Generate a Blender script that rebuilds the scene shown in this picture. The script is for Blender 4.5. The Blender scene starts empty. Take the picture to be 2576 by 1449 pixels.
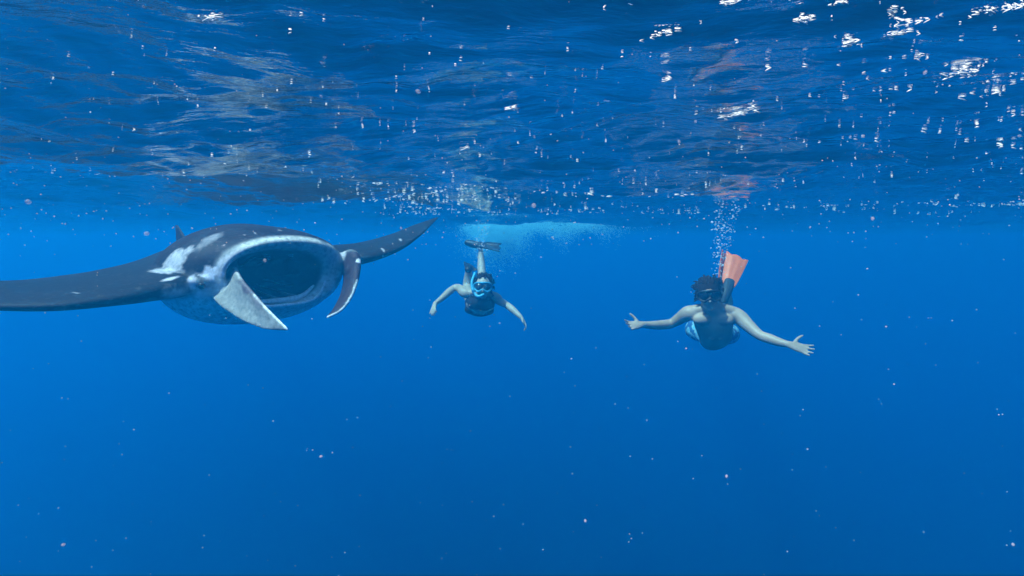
import bpy, bmesh, math, random
import numpy as np
from mathutils import Vector, Matrix, kdtree

S = bpy.context.scene
COL = S.collection
random.seed(7); RNG = np.random.default_rng(11)
R = math.radians

# ------------------------------------------------------------------ camera
CZ = -0.32                       # camera depth below the mean water surface (z = 0)
PITCH = 4.5
cam_d = bpy.data.cameras.new('camera'); cam = bpy.data.objects.new('camera', cam_d); COL.objects.link(cam)
cam_d.lens = 22.0; cam_d.sensor_width = 36.0; cam_d.clip_start = 0.02; cam_d.clip_end = 500
cam.location = (0, 0, CZ); cam.rotation_euler = (R(90 - PITCH), 0, 0)
S.camera = cam

# ------------------------------------------------------------------ sky, sun, exposure
SUN_EL, SUN_AZ = 60.0, -130.0     # azimuth measured from +Y towards +X
w = bpy.data.worlds.new('World'); S.world = w; w.use_nodes = True
nt = w.node_tree; nt.nodes.clear()
sky = nt.nodes.new('ShaderNodeTexSky'); sky.sky_type = 'NISHITA'; sky.sun_disc = False
sky.sun_elevation = R(SUN_EL); sky.sun_rotation = R(SUN_AZ)
bg = nt.nodes.new('ShaderNodeBackground'); bg.inputs['Strength'].default_value = 0.15
ow = nt.nodes.new('ShaderNodeOutputWorld')
nt.links.new(sky.outputs[0], bg.inputs[0]); nt.links.new(bg.outputs[0], ow.inputs[0])
sun_d = bpy.data.lights.new('sun', 'SUN'); sun_d.energy = 5.0; sun_d.angle = R(0.53); sun_d.color = (1.0, 0.95, 0.88)
sun = bpy.data.objects.new('sun', sun_d); COL.objects.link(sun)
sd = Vector((math.sin(R(SUN_AZ)) * math.cos(R(SUN_EL)), math.cos(R(SUN_AZ)) * math.cos(R(SUN_EL)), math.sin(R(SUN_EL))))
sun.rotation_euler = sd.to_track_quat('Z', 'Y').to_euler(); sun.location = (0, 0, 20)
S.view_settings.view_transform = 'Standard'; S.view_settings.look = 'None'
S.view_settings.exposure = 1.42; S.view_settings.gamma = 1.0; S.view_settings.use_curve_mapping = False
cy = S.cycles
cy.max_bounces = 10; cy.volume_bounces = 1; cy.transparent_max_bounces = 12; cy.transmission_bounces = 6
cy.caustics_reflective = False; cy.caustics_refractive = False
cy.use_denoising = True
cy.sample_clamp_indirect = 4.0

# ------------------------------------------------------------------ helpers
def tag(o, label=None, cat=None, group=None, kind=None):
    if label: o['label'] = label
    if cat: o['category'] = cat
    if group: o['group'] = group
    if kind: o['kind'] = kind
    return o
def empty(name, loc=(0, 0, 0)):
    o = bpy.data.objects.new(name, None); COL.objects.link(o); o.location = loc; return o
def link_mesh(name, me, mat=None, parent=None, smooth=True):
    o = bpy.data.objects.new(name, me); COL.objects.link(o)
    if mat: me.materials.append(mat)
    if parent is not None: o.parent = parent; o.matrix_parent_inverse = Matrix.Translation(-Vector(parent.location))
    if smooth:
        me.polygons.foreach_set('use_smooth', [True] * len(me.polygons))
    return o
def mesh_np(name, verts, faces):
    """verts (n,3), faces (m,4) or (m,3) numpy arrays -> mesh, fast."""
    verts = np.asarray(verts, float); faces = np.asarray(faces, int)
    me = bpy.data.meshes.new(name)
    me.vertices.add(len(verts)); me.vertices.foreach_set('co', verts.ravel())
    k = faces.shape[1]
    me.loops.add(faces.size); me.loops.foreach_set('vertex_index', faces.ravel())
    me.polygons.add(len(faces)); me.polygons.foreach_set('loop_start', np.arange(len(faces)) * k)
    me.update(calc_edges=True); me.validate()
    return me
def new_mat(name):
    m = bpy.data.materials.new(name); m.use_nodes = True; m.node_tree.nodes.clear()
    return m, m.node_tree
def N(nt, t, **kw):
    n = nt.nodes.new(t)
    for k, v in kw.items():
        if k.startswith('i_'): n.inputs[k[2:].replace('_', ' ')].default_value = v
        else: setattr(n, k, v)
    return n

# ------------------------------------------------------------------ the sea: surface, water body, sea bed
def wave_field(X, Y):
    """Height of the water surface: a sum of directional waves, sharper crests, plus wind chop."""
    Z = np.zeros_like(X)
    for A, kc, ks, ph in WAVES:
        p = kc * X + ks * Y + ph
        p = p + .5 * np.sin(p * .37 + ph * 3)
        Z += A * (np.sin(p) + .22 * np.sin(2 * p + .6))
    return Z
def wave_set():
    rng = np.random.default_rng(5); out = []
    for lam, amp, n, spread, main in ((3.6, .042, 4, 35, 75), (1.5, .019, 7, 60, 80), (.7, .0068, 12, 75, 85), (.32, .0033, 18, 85, 85), (.15, .0020, 22, 95, 90), (.07, .0007, 16, 120, 90)):
        for _ in range(n):
            L = lam * math.exp(rng.uniform(-.38, .38)); k = 2 * math.pi / L
            a = R(main + rng.uniform(-spread, spread)); ph = rng.uniform(0, 2 * math.pi)
            A = amp * rng.uniform(.6, 1.3) / math.sqrt(n) * 1.4
            out.append((A, k * math.cos(a), k * math.sin(a), ph))
    return out
WAVES = wave_set()

def build_surface():
    def axis(lo, hi, fine, c0, c1, grow):
        pts = [c0]
        while pts[-1] < c1: pts.append(pts[-1] + fine)
        s = fine
        up = [pts[-1]]
        while up[-1] < hi: s *= grow; up.append(up[-1] + s)
        s = fine; dn = [pts[0]]
        while dn[-1] > lo: s *= grow; dn.append(dn[-1] - s)
        return np.array(dn[::-1][:-1] + pts + up[1:])
    xs = axis(-85, 85, .018, -2.6, 2.6, 1.014)
    ys = axis(-20, 110, .013, .4, 4.2, 1.013)
    X, Y = np.meshgrid(xs, ys)
    dist = np.hypot(X, Y)
    Z = wave_field(X, Y)
    nx, ny = len(xs), len(ys)
    i = np.arange(nx * ny).reshape(ny, nx)
    F = np.stack([i[:-1, :-1], i[:-1, 1:], i[1:, 1:], i[1:, :-1]], -1).reshape(-1, 4)
    me = mesh_np('water_surface', np.stack([X, Y, Z], -1).reshape(-1, 3), F)
    m, t = new_mat('sea_surface')
    out = N(t, 'ShaderNodeOutputMaterial')
    tc = N(t, 'ShaderNodeNewGeometry')
    mp = N(t, 'ShaderNodeMapping'); mp.inputs['Scale'].default_value = (1, 2.2, 1)
    t.links.new(tc.outputs['Position'], mp.inputs['Vector'])
    n1 = N(t, 'ShaderNodeTexNoise'); n1.inputs['Scale'].default_value = 14; n1.inputs['Detail'].default_value = 4
    t.links.new(mp.outputs[0], n1.inputs['Vector'])
    bp = N(t, 'ShaderNodeBump'); bp.inputs['Strength'].default_value = 1; bp.inputs['Distance'].default_value = .0045
    t.links.new(n1.outputs['Fac'], bp.inputs['Height'])
    fr = N(t, 'ShaderNodeFresnel'); fr.inputs['IOR'].default_value = 1.333
    t.links.new(bp.outputs[0], fr.inputs['Normal'])
    gl = N(t, 'ShaderNodeBsdfGlossy'); gl.inputs['Roughness'].default_value = .03
    t.links.new(bp.outputs[0], gl.inputs['Normal'])
    rf = N(t, 'ShaderNodeBsdfRefraction'); rf.inputs['Roughness'].default_value = .12; rf.inputs['IOR'].default_value = 1.333
    t.links.new(bp.outputs[0], rf.inputs['Normal'])
    tr = N(t, 'ShaderNodeBsdfTransparent')
    mx = N(t, 'ShaderNodeMixShader'); mx.inputs[0].default_value = .35
    t.links.new(tr.outputs[0], mx.inputs[1]); t.links.new(rf.outputs[0], mx.inputs[2])
    m2 = N(t, 'ShaderNodeMixShader')
    t.links.new(fr.outputs[0], m2.inputs[0]); t.links.new(mx.outputs[0], m2.inputs[1]); t.links.new(gl.outputs[0], m2.inputs[2])
    t.links.new(m2.outputs[0], out.inputs['Surface'])
    o = link_mesh('water', me, m)
    tag(o, 'rippled underside of the sea surface seen from just below', kind='structure')
build_surface()

def build_seabed():
    n = 220
    xs = np.linspace(-140, 140, n); ys = np.linspace(-140, 140, n); X, Y = np.meshgrid(xs, ys)
    Z = -9.5 + .3 * np.sin(X * .06 + 1) * np.cos(Y * .05) + .2 * np.sin(X * .21 + Y * .13) + .1 * np.sin(X * .7 + 2 * np.sin(Y * .33)) * np.sin(Y * .61)
    i = np.arange(n * n).reshape(n, n)
    F = np.stack([i[:-1, :-1], i[:-1, 1:], i[1:, 1:], i[1:, :-1]], -1).reshape(-1, 4)
    m, t = new_mat('sea_floor_rock')
    out = N(t, 'ShaderNodeOutputMaterial'); b = N(t, 'ShaderNodeBsdfPrincipled'); b.inputs['Roughness'].default_value = .95
    nz = N(t, 'ShaderNodeTexNoise'); nz.inputs['Scale'].default_value = .4; nz.inputs['Detail'].default_value = 6
    rp = N(t, 'ShaderNodeValToRGB'); rp.color_ramp.elements[0].color = (.002, .003, .006, 1); rp.color_ramp.elements[1].color = (.005, .007, .012, 1)
    tc = N(t, 'ShaderNodeNewGeometry'); t.links.new(tc.outputs['Position'], nz.inputs['Vector'])
    t.links.new(nz.outputs['Fac'], rp.inputs[0]); t.links.new(rp.outputs[0], b.inputs['Base Color']); t.links.new(b.outputs[0], out.inputs[0])
    o = link_mesh('seabed', mesh_np('seabed', np.stack([X, Y, Z], -1).reshape(-1, 3), F), m)
    tag(o, 'dark rocky sea floor far below the swimmers', kind='structure')
build_seabed()

def build_haze():
    bm = bmesh.new(); bmesh.ops.create_cube(bm, size=1)
    for v in bm.verts:
        v.co.x *= 170; v.co.y = v.co.y * 140 + 45; v.co.z = (.42 if v.co.z > 0 else -11.5)
    me = bpy.data.meshes.new('haze'); bm.to_mesh(me); bm.free()
    m, t = new_mat('blue_water_body')
    out = N(t, 'ShaderNodeOutputMaterial')
    # sea water: blue scatters, red is swallowed first
    v = N(t, 'ShaderNodeVolumePrincipled')
    sc = (.0004, .0288, .067); ab = (.185, .058, .0075)      # scattering and absorption per metre
    D = .18
    v.inputs['Density'].default_value = D
    c = [s / D for s in sc]
    a = [max(0., 1 - x / (D * (1 - cc))) ** 2 for x, cc in zip(ab, c)]
    v.inputs['Color'].default_value = (*c, 1); v.inputs['Absorption Color'].default_value = (*a, 1)
    v.inputs['Anisotropy'].default_value = .42
    t.links.new(v.outputs[0], out.inputs['Volume'])
    o = link_mesh('haze', me, m, smooth=False)
    tag(o, 'clear blue sea water that far things fade into', kind='stuff')
build_haze()
# ------------------------------------------------------------------ shape tools
def P(px, py, d):
    """A point in the sea: picture position (2576 wide) and its distance d ahead of the camera, as world coordinates."""
    k = 36.0 / 22.0 / 2576
    x = (px - 1288) * k; y = (724.5 - py) * k; p = R(PITCH)
    v = Vector((x, math.cos(p) + y * math.sin(p), -math.sin(p) + y * math.cos(p)))
    return Vector((0, 0, CZ)) + v * (d / v.y)
def catmull(pts, n):
    """Resample control values (m,k) to n rows along a Catmull-Rom curve."""
    p = np.asarray(pts, float); m = len(p)
    q = np.vstack([2 * p[0] - p[1], p, 2 * p[-1] - p[-2]])
    ts = np.linspace(0, m - 1, n); out = []
    for t in ts:
        i = min(int(t), m - 2); f = t - i
        a, b, c, d = q[i], q[i + 1], q[i + 2], q[i + 3]
        out.append(.5 * (2 * b + (c - a) * f + (2 * a - 5 * b + 4 * c - d) * f * f + (3 * b - a - 3 * c + d) * f ** 3))
    return np.array(out)
def loft(rings):
    """rings (n,k,3) -> closed tube with end caps as (verts, tris+quads list)."""
    n, k, _ = rings.shape
    v = rings.reshape(-1, 3).tolist(); f = []
    for i in range(n - 1):
        for j in range(k):
            a = i * k + j; b = i * k + (j + 1) % k
            f.append((a, b, b + k, a + k))
    for base, ring, flip in ((0, rings[0], True), ((n - 1) * k, rings[-1], False)):
        c = len(v); v.append(ring.mean(0).tolist())
        for j in range(k):
            a, b = base + j, base + (j + 1) % k
            f.append((b, a, c) if flip else (a, b, c))
    return v, f
def limb(pts, radii, n=24, k=18, ref=(0, 0, 1)):
    """A tapered limb. radii: r or (across, along ref). Rounded ends."""
    pr = [list(p) + (list(r) if isinstance(r, (tuple, list)) else [r, r]) for p, r in zip(pts, radii)]
    c = catmull(pr, n); ctr = c[:, :3]; ra = np.maximum(c[:, 3], .001); rb = np.maximum(c[:, 4], .001)
    T = np.gradient(ctr, axis=0); T /= np.linalg.norm(T, axis=1)[:, None] + 1e-9
    # round caps
    def cap(i, sgn):
        rr = (ra[i] + rb[i]) / 2; o = []
        for s in ((.97, .22), (.85, .52), (.6, .8), (.25, .97)) :
            o.append((ctr[i] + T[i] * sgn * rr * s[0] * .8, T[i], ra[i] * s[1], rb[i] * s[1]))
        return o
    seq = cap(0, -1) + [(ctr[i], T[i], ra[i], rb[i]) for i in range(n)] + cap(n - 1, 1)[::-1]
    th = np.linspace(0, 2 * math.pi, k, endpoint=False); rings = []
    ref = np.array(ref, float)
    for (p, t, a, b) in seq:
        u = ref - t * ref.dot(t)
        if np.linalg.norm(u) < 1e-3: u = np.array((1, .1, .2)) - t * t.dot((1, .1, .2))
        u /= np.linalg.norm(u); s = np.cross(t, u)
        rings.append(p + np.outer(np.cos(th), s) * a + np.outer(np.sin(th), u) * b)
    return loft(np.array(rings))
def ellipsoid(c, r, rot=None, seg=24, rings=16):
    th = np.linspace(0, 2 * math.pi, seg, endpoint=False); ph = np.linspace(.06, math.pi - .06, rings)
    P_ = np.array([[(math.sin(p) * math.cos(t) * r[0], math.sin(p) * math.sin(t) * r[1], math.cos(p) * r[2]) for t in th] for p in ph])
    if rot is not None: P_ = P_ @ np.array(rot.to_3x3()).T
    return loft(P_ + np.array(c))
def blade(A, B, th, n=50, k=28, camber=0., side=None, tipth=.1):
    """A fin between two edge curves A and B, lens-shaped across, thickness th(t)."""
    A = catmull([list(p) for p in A], n); B = catmull([list(p) for p in B], n); rings = []; aux = []
    T = np.gradient((A + B) / 2, axis=0)
    for i in range(n):
        w = B[i] - A[i]; L = np.linalg.norm(w) + 1e-6
        nrm = np.cross(w, T[i]); nrm /= np.linalg.norm(nrm) + 1e-9
        t = i / (n - 1); h = th(t); cmb = camber * L * math.sin(math.pi * min(1, t * .9 + .1))
        ring = []
        for j in range(k):
            a = 2 * math.pi * j / k
            s = (1 - math.cos(a)) / 2; sgn = math.sin(a)
            prof = math.copysign(abs(sgn) ** .8, sgn) * (1.15 - .5 * s)
            ring.append(A[i] + w * s + nrm * (prof * min(h, L * .8) / 2 + cmb * 4 * s * (1 - s)))
        rings.append(ring)
    return loft(np.array(rings))
def join(parts):
    V, F = [], []
    for v, f in parts:
        o = len(V); V += v; F += [tuple(i + o for i in q) for q in f]
    return V, F
def to_mesh(name, vf):
    me = bpy.data.meshes.new(name); me.from_pydata([tuple(p) for p in vf[0]], [], vf[1])
    bm = bmesh.new(); bm.from_mesh(me); bmesh.ops.recalc_face_normals(bm, faces=bm.faces); bm.to_mesh(me); bm.free()
    return me
def fuse(name, parts, voxel, smooth=5, fac=.5):
    """Grow several overlapping closed shapes into one continuous skin."""
    ms = []
    bm = bmesh.new()
    for p in parts:
        me = to_mesh('tmp', p); bm.from_mesh(me); bpy.data.meshes.remove(me)
    me = bpy.data.meshes.new(name + '_src'); bm.to_mesh(me); bm.free()
    o = bpy.data.objects.new('tmp', me); COL.objects.link(o)
    r = o.modifiers.new('r', 'REMESH'); r.mode = 'VOXEL'; r.voxel_size = voxel; r.use_smooth_shade = True
    s = o.modifiers.new('s', 'SMOOTH'); s.factor = fac; s.iterations = smooth
    dg = bpy.context.evaluated_depsgraph_get()
    out = bpy.data.meshes.new_from_object(o.evaluated_get(dg)); out.name = name
    bpy.data.objects.remove(o); bpy.data.meshes.remove(me)
    return out
def coords(me):
    a = np.zeros(len(me.vertices) * 3); me.vertices.foreach_get('co', a); return a.reshape(-1, 3)
def vnoise(p, scale, seed=0, octs=3):
    """Cheap smooth value noise in [0,1]."""
    out = np.zeros(len(p)); amp = 1.; tot = 0
    for o in range(octs):
        q = p * scale * 2 ** o + seed * 17.3 + o * 5.1
        i = np.floor(q).astype(np.int64); f = q - i; f = f * f * (3 - 2 * f)
        def h(dx, dy, dz):
            n = (i[:, 0] + dx) * 73856093 ^ (i[:, 1] + dy) * 19349663 ^ (i[:, 2] + dz) * 83492791
            n = (n ^ (n >> 13)) * 1274126177 & 0x7fffffff
            return (n % 10007) / 10007.
        r = 0
        for dx in (0, 1):
            for dy in (0, 1):
                for dz in (0, 1):
                    r = r + h(dx, dy, dz) * (f[:, 0] if dx else 1 - f[:, 0]) * (f[:, 1] if dy else 1 - f[:, 1]) * (f[:, 2] if dz else 1 - f[:, 2])
        out += amp * r; tot += amp; amp *= .5
    return out / tot
def set_color(me, rgb):
    ca = me.color_attributes.new('pigment', 'FLOAT_COLOR', 'POINT')
    a = np.ones((len(me.vertices), 4)); a[:, :3] = np.clip(rgb, 0, 1); ca.data.foreach_set('color', a.ravel())
def skin_mat(name, rough=.5, spec=.5, attr=True, color=(.5, .5, .5), var=.25, scale=30, bump=.002, sss=0):
    m, t = new_mat(name)
    out = N(t, 'ShaderNodeOutputMaterial'); b = N(t, 'ShaderNodeBsdfPrincipled')
    b.inputs['Roughness'].default_value = rough; b.inputs['Specular IOR Level'].default_value = spec
    g = N(t, 'ShaderNodeNewGeometry')
    nz = N(t, 'ShaderNodeTexNoise'); nz.inputs['Scale'].default_value = scale; nz.inputs['Detail'].default_value = 5
    t.links.new(g.outputs['Position'], nz.inputs['Vector'])
    mr = N(t, 'ShaderNodeMapRange'); mr.inputs['To Min'].default_value = 1 - var; mr.inputs['To Max'].default_value = 1 + var
    mr.inputs['From Min'].default_value = .25; mr.inputs['From Max'].default_value = .75
    t.links.new(nz.outputs['Fac'], mr.inputs['Value'])
    mul = N(t, 'ShaderNodeVectorMath'); mul.operation = 'SCALE'
    if attr:
        ca = N(t, 'ShaderNodeAttribute'); ca.attribute_name = 'pigment'; t.links.new(ca.outputs['Color'], mul.inputs[0])
    else:
        mul.inputs[0].default_value = color
    t.links.new(mr.outputs[0], mul.inputs['Scale']); t.links.new(mul.outputs[0], b.inputs['Base Color'])
    if bump:
        bp = N(t, 'ShaderNodeBump'); bp.inputs['Distance'].default_value = bump; bp.inputs['Strength'].default_value = .6
        t.links.new(nz.outputs['Fac'], bp.inputs['Height']); t.links.new(bp.outputs[0], b.inputs['Normal'])
    t.links.new(b.outputs[0], out.inputs['Surface'])
    return m

# ------------------------------------------------------------------ the manta ray
M0 = P(710, 697, 4.2)
ML = Vector((.64, .77, .0)); MB = Vector((-.77, .64, .0))
def ML3(u, v, w): return M0 + ML * u + MB * v + Vector((0, 0, w))
def build_manta():
    root = empty('manta_ray', M0)
    tag(root, 'black and white manta ray swimming with its mouth wide open at the left', 'manta ray')
    parts = []; src = []   # src: list of (points, rgb) used to hand pigment to the fused skin
    dark = np.array((.017, .010, .015)); white = np.array((.62, .63, .62)); grey = np.array((.16, .17, .18))
    # trunk: v, centre u, half width, top, bottom, power
    T = [(.66, .0, .10, .06, -.06), (.5, .0, .22, .12, -.12), (.3, .0, .29, .13, -.16), (.14, -.005, .325, .155, -.175), (.05, .0, .345, .178, -.185),
         (-.005, .01, .37, .208, -.188), (-.02, .025, .405, .238, -.196), (.0, .05, .45, .260, -.21), (.05, .055, .495, .285, -.238), (.12, .04, .54, .31, -.265), (.22, .02, .57, .335, -.315),
         (.38, .0, .60, .355, -.345), (.55, 0, .61, .365, -.35), (.75, 0.03, .54, .335, -.30), (.95, 0.03, .44, .285, -.21), (1.15, 0.02, .33, .235, -.10),
         (1.35, 0, .22, .185, .0), (1.55, 0, .14, .16, .05), (1.72, 0, .08, .135, .08), (1.85, 0, .035, .125, .095), (2.1, 0, .018, .09, .06), (2.6, 0, .012, .0, -.025), (3.0, 0, .008, -.09, -.11)]
    Tc = catmull(T, 120); k = 72; th = np.linspace(0, 2 * math.pi, k, endpoint=False); rings = []
    first_lip = 0
    tp = []; tcol = []
    for r, (v, uc, a, wt, wb) in enumerate(Tc):
        q = r / 119 * (len(T) - 1)            # control-row index: < 6 is inside the mouth
        ring = []
        for t in th:
            c, s = math.cos(t), math.sin(t); e = 2 / 2.25
            if v > .3 and s > 0: e += .42 * min(1, (v - .3) / .5)
            x = math.copysign(abs(c) ** e, c); y = math.copysign(abs(s) ** e, s)
            wc = (wt + wb) / 2 if v > .9 else .03
            # near the mouth the lower jaw is squarer and set back, the upper lip arches forward
            z = wc + (y * (wt - wc) if y > 0 else -y * (wb - wc))
            vv = v
            if v < .35 and q < 12:
                vv = v + (.05 * (-y) if y < 0 else -.03 * y) * (1 - v / .35) + .05 * (abs(x) ** 3) * (1 - v / .35)
            p = ML3(uc + a * x, vv, z); ring.append(p)
            tp.append(p)
            if q < 4.0: col = dark * .25
            elif q < 4.4: col = white * .12
            elif q < 6.4: col = white * .6 if y > -.2 else white * .95
            elif y > .25 and q < 7.4 and x > -.75: col = white
            elif y > -.05: col = dark if q >= 7.6 else grey * 2
            else: col = white * (1.05 if q < 9 else 1.2)
            tcol.append(col)
        rings.append(ring)
    parts.append(loft(np.array([[list(p) for p in r] for r in rings]))); src.append((tp, tcol))
    # wings
    def wing(LE, TE, th):
        A = [ML3(*p) for p in LE]; B = [ML3(*p) for p in TE]
        vf = blade(A, B, th, n=90, k=44); parts.append(vf)
        src.append((vf[0], [dark * np.array((.6, .9, .8))] * len(vf[0])))
    wing([(-.2, .25, .0), (-.5, .17, -.035), (-.72, .10, -.06), (-.95, .06, -.085), (-1.3, .12, -.105), (-1.7, .36, -.07), (-2.05, .78, .02), (-2.2, 1.12, .10)],
         [(-.2, 1.35, .14), (-.5, 1.2, .055), (-.72, 1.12, .02), (-.95, 1.06, .0), (-1.3, 1.0, -.01), (-1.7, 1.05, .05), (-2.05, 1.13, .10), (-2.21, 1.17, .11)],
         lambda t: .27 * (1 - t) ** 1.35 + .012)
    wing([(.2, .25, .05), (.5, .17, .06), (.72, .06, .095), (.95, .05, .14), (1.2, .12, .205), (1.5, .26, .305), (1.75, .40, .395), (1.95, .52, .465)],
         [(.2, 1.35, .22), (.5, 1.27, .18), (.72, 1.15, .17), (.95, 1.02, .175), (1.2, .88, .20), (1.5, .74, .285), (1.75, .66, .385), (1.94, .56, .458)],
         lambda t: .22 * (1 - t) ** 1.4 + .012)
    # cephalic lobes
    A = [P(588, 640, 4.24), P(593, 667, 4.06), P(606, 696, 3.92), P(640, 738, 3.8), P(668, 770, 3.72), P(700, 802, 3.66), P(730, 830, 3.62)]
    B = [P(530, 700, 4.24), P(532, 735, 4.05), P(543, 761, 3.9), P(585, 793, 3.82), P(630, 817, 3.75), P(680, 832, 3.68), P(730, 832, 3.62)]
    vf = blade(A, B, lambda t: .085 * (1 - t) + .02, n=60, k=36, camber=-.20); parts.append(vf)
    src.append((vf[0], [white * .42] * len(vf[0])))
    edge = catmull([list(p) for p in A], 200)[40:]
    src.append(([Vector(e) + Vector((.0, -.006, .004)) for e in edge], [np.array((.85, .85, .85))] * len(edge)))
    A = [P(903, 636, 4.62), P(906, 664, 4.52), P(901, 702, 4.42), P(886, 745, 4.32), P(860, 780, 4.22), P(822, 800, 4.14)]
    B = [P(850, 640, 4.76), P(858, 664, 4.72), P(865, 702, 4.60), P(857, 742, 4.48), P(840, 774, 4.34), P(821, 799, 4.16)]
    vf = blade(A, B, lambda t: .06 * (1 - t) + .022, n=60, k=36, camber=.05); parts.append(vf)
    src.append((vf[0], [dark * 2] * len(vf[0])))
    edge = catmull([list(p) for p in A], 200)[110:]
    src.append(([Vector(e) + Vector((.006, .004, 0)) for e in edge], [np.array((.85, .85, .85))] * len(edge)))
    # eye bulges at the roots of the lobes
    for c, r in ((P(882, 652, 4.72), (.075, .10, .075)), (P(520, 702, 4.00), (.12, .10, .075))):
        vf = ellipsoid(c, r); parts.append(vf); src.append((vf[0], [grey] * len(vf[0])))
    # dorsal fin
    d0 = ML3(0, 1.38, .24)
    vf = blade([ML3(0, 1.36, .14), ML3(0, 1.47, .27), ML3(0, 1.60, .375)], [ML3(.0, 1.62, .10), ML3(0, 1.64, .24), ML3(0, 1.65, .378)], lambda t: .045 * (1 - t) + .014, n=24, k=18)
    parts.append(vf); src.append((vf[0], [dark * 1.5] * len(vf[0])))
    me = fuse('body', parts, .0095, smooth=6)
    co = coords(me)
    kd_pts = []; kd_col = []
    for pts, cols in src:
        kd_pts += [tuple(p) for p in pts]; kd_col += list(cols)
    kd = kdtree.KDTree(len(kd_pts))
    for i, p in enumerate(kd_pts): kd.insert(p, i)
    kd.balance(); kd_col = np.array(kd_col)
    rgb = np.zeros((len(co), 3))
    for i, c in enumerate(co):
        hits = kd.find_n(c, 4); wsum = 0; acc = np.zeros(3)
        for _, idx, dd in hits:
            ww = 1 / (dd + .004); acc += kd_col[idx] * ww; wsum += ww
        rgb[i] = acc / wsum
    ed = np.zeros(len(me.edges) * 2, int); me.edges.foreach_get('vertices', ed); ed = ed.reshape(-1, 2)
    for _ in range(2):
        acc = rgb.copy(); cnt = np.ones(len(co))
        for a_, b_ in ((0, 1), (1, 0)):
            np.add.at(acc, ed[:, a_], rgb[ed[:, b_]]); np.add.at(cnt, ed[:, a_], 1)
        rgb = acc / cnt[:, None]
    # markings: pale shoulder bars, cheek patches, dark flecks
    n1 = vnoise(co, 14, 1); n2 = vnoise(co, 45, 2)
    def blob(c, r, col, soft=.5, axis=None, stretch=1, strength=1):
        d = co - np.array(c)
        if axis is not None:
            ax = np.array(axis) / np.linalg.norm(axis); al = d @ ax; d = d - np.outer(al, ax) * (1 - 1 / stretch)
        q = np.linalg.norm(d, axis=1) / r + (n1 - .5) * 1.7 + (n2 - .5) * .9
        m = np.clip((1 + soft / 2 - q) / soft, 0, 1)[:, None] * strength
        rgb[:] = rgb * (1 - m) + np.array(col) * m
    from mathutils.bvhtree import BVHTree
    bvh = BVHTree.FromPolygons([Vector(c) for c in co], [tuple(p.vertices) for p in me.polygons])
    cam0 = Vector((0, 0, CZ))
    def SP(px, py):          # the point of the skin seen there
        d = (P(px, py, 4) - cam0).normalized(); h = bvh.ray_cast(cam0, d)[0]
        return h if h is not None else P(px, py, 4.1)
    bar = P(600, 580, 4.5) - P(430, 690, 4.1)
    lav = np.array((.56, .55, .62))
    blob(SP(440, 660), .064, lav * .9, .55, SP(490, 625) - SP(405, 685), 1.7)
    blob(SP(425, 676), .045, lav * .8, .9, SP(450, 676) - SP(400, 684), 1.8)
    blob(SP(530, 600), .032, lav * .45, 1.1, SP(560, 582) - SP(500, 622), 3.2)
    blob(SP(570, 657), .034, lav * 1.0, .9, SP(592, 636) - SP(552, 678), 1.7)
    blob(SP(604, 630), .028, lav * .8, .9, SP(630, 612) - SP(585, 645), 2.4, .8)
    blob(SP(525, 688), .040, lav * 1.4, .35, SP(552, 690) - SP(505, 694), 1.5)
    blob(SP(556, 690), .016, lav * 1.3, .4, SP(570, 688) - SP(545, 691), 1.8)
    blob(SP(487, 712), .026, lav * 1.2, .5, SP(486, 695) - SP(488, 728), 1.4)
    blob(SP(425, 702), .014, lav * 1.1, .6, SP(465, 690) - SP(385, 714), 4.5)
    blob(SP(445, 738), .05, white * .75, 1.0, SP(485, 742) - SP(405, 734), 1.6)
    blob(SP(497, 665), .030, dark, .5, SP(490, 640) - SP(500, 682), 1.8)
    blob(SP(508, 719), .018, dark, .3)
    blob(SP(575, 695), .035, dark * 3, .8, SP(590, 705) - SP(560, 690), 1.5, .8)
    blob(SP(903, 656), .018, lav * 1.4, .4)
    blob(SP(858, 640), .035, lav * .9, .8, SP(880, 652) - SP(832, 622), 2.0)
    blob(SP(838, 655), .03, lav * .7, .9, SP(845, 680) - SP(832, 635), 1.6)
    blob(SP(850, 705), .035, dark * 5, .9, SP(852, 725) - SP(846, 680), 1.6, .7)
    # old scars and scratches on the dark back
    for (x0, y0, x1, y1, rr_) in ((722, 592, 742, 598, .0035), (770, 588, 800, 586, .004), (660, 600, 690, 596, .003), (612, 590, 618, 592, .005), (560, 618, 566, 616, .005), (800, 600, 818, 604, .004), (700, 578, 706, 580, .006), (640, 584, 644, 590, .004), (180, 735, 200, 738, .003), (960, 625, 966, 632, .006), (1005, 600, 1009, 606, .007), (964, 645, 970, 650, .006)):
        blob((SP(x0, y0) + SP(x1, y1)) / 2, rr_ * 1.3, lav * .7, .8, SP(x1, y1) - SP(x0, y0) + Vector((.001, 0, 0)), max(1.2, (SP(x1, y1) - SP(x0, y0)).length / rr_ / 2.4))
    lobe_edges = []
    for E in ((P(640, 738, 3.8), P(668, 770, 3.72), P(700, 802, 3.66), P(730, 830, 3.62)), (P(900, 706, 4.41), P(886, 745, 4.32), P(860, 780, 4.22), P(822, 800, 4.14))):
        c = catmull([list(p) for p in E], 120); dd = np.min(np.linalg.norm(co[:, None, :] - c[None, ::2, :], axis=2), axis=1) if len(co) < 1 else None
        k2 = kdtree.KDTree(len(c))
        for i, p in enumerate(c): k2.insert(p, i)
        k2.balance(); dd = np.array([k2.find(p)[2] for p in co])
        m = np.clip((.015 - dd + (n2 - .5) * .008) / .006, 0, 1)[:, None]; rgb[:] = rgb * (1 - m) + .85 * m
    blob(P(650, 760, 3.76), .035, dark * 6, .8, P(690, 790, 3.7) - P(625, 730, 3.85), 2.2, .55)
    n3 = vnoise(co, 70, 9, 2)
    pale = np.clip((rgb.mean(1) - .12) / .15, 0, 1)
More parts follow.
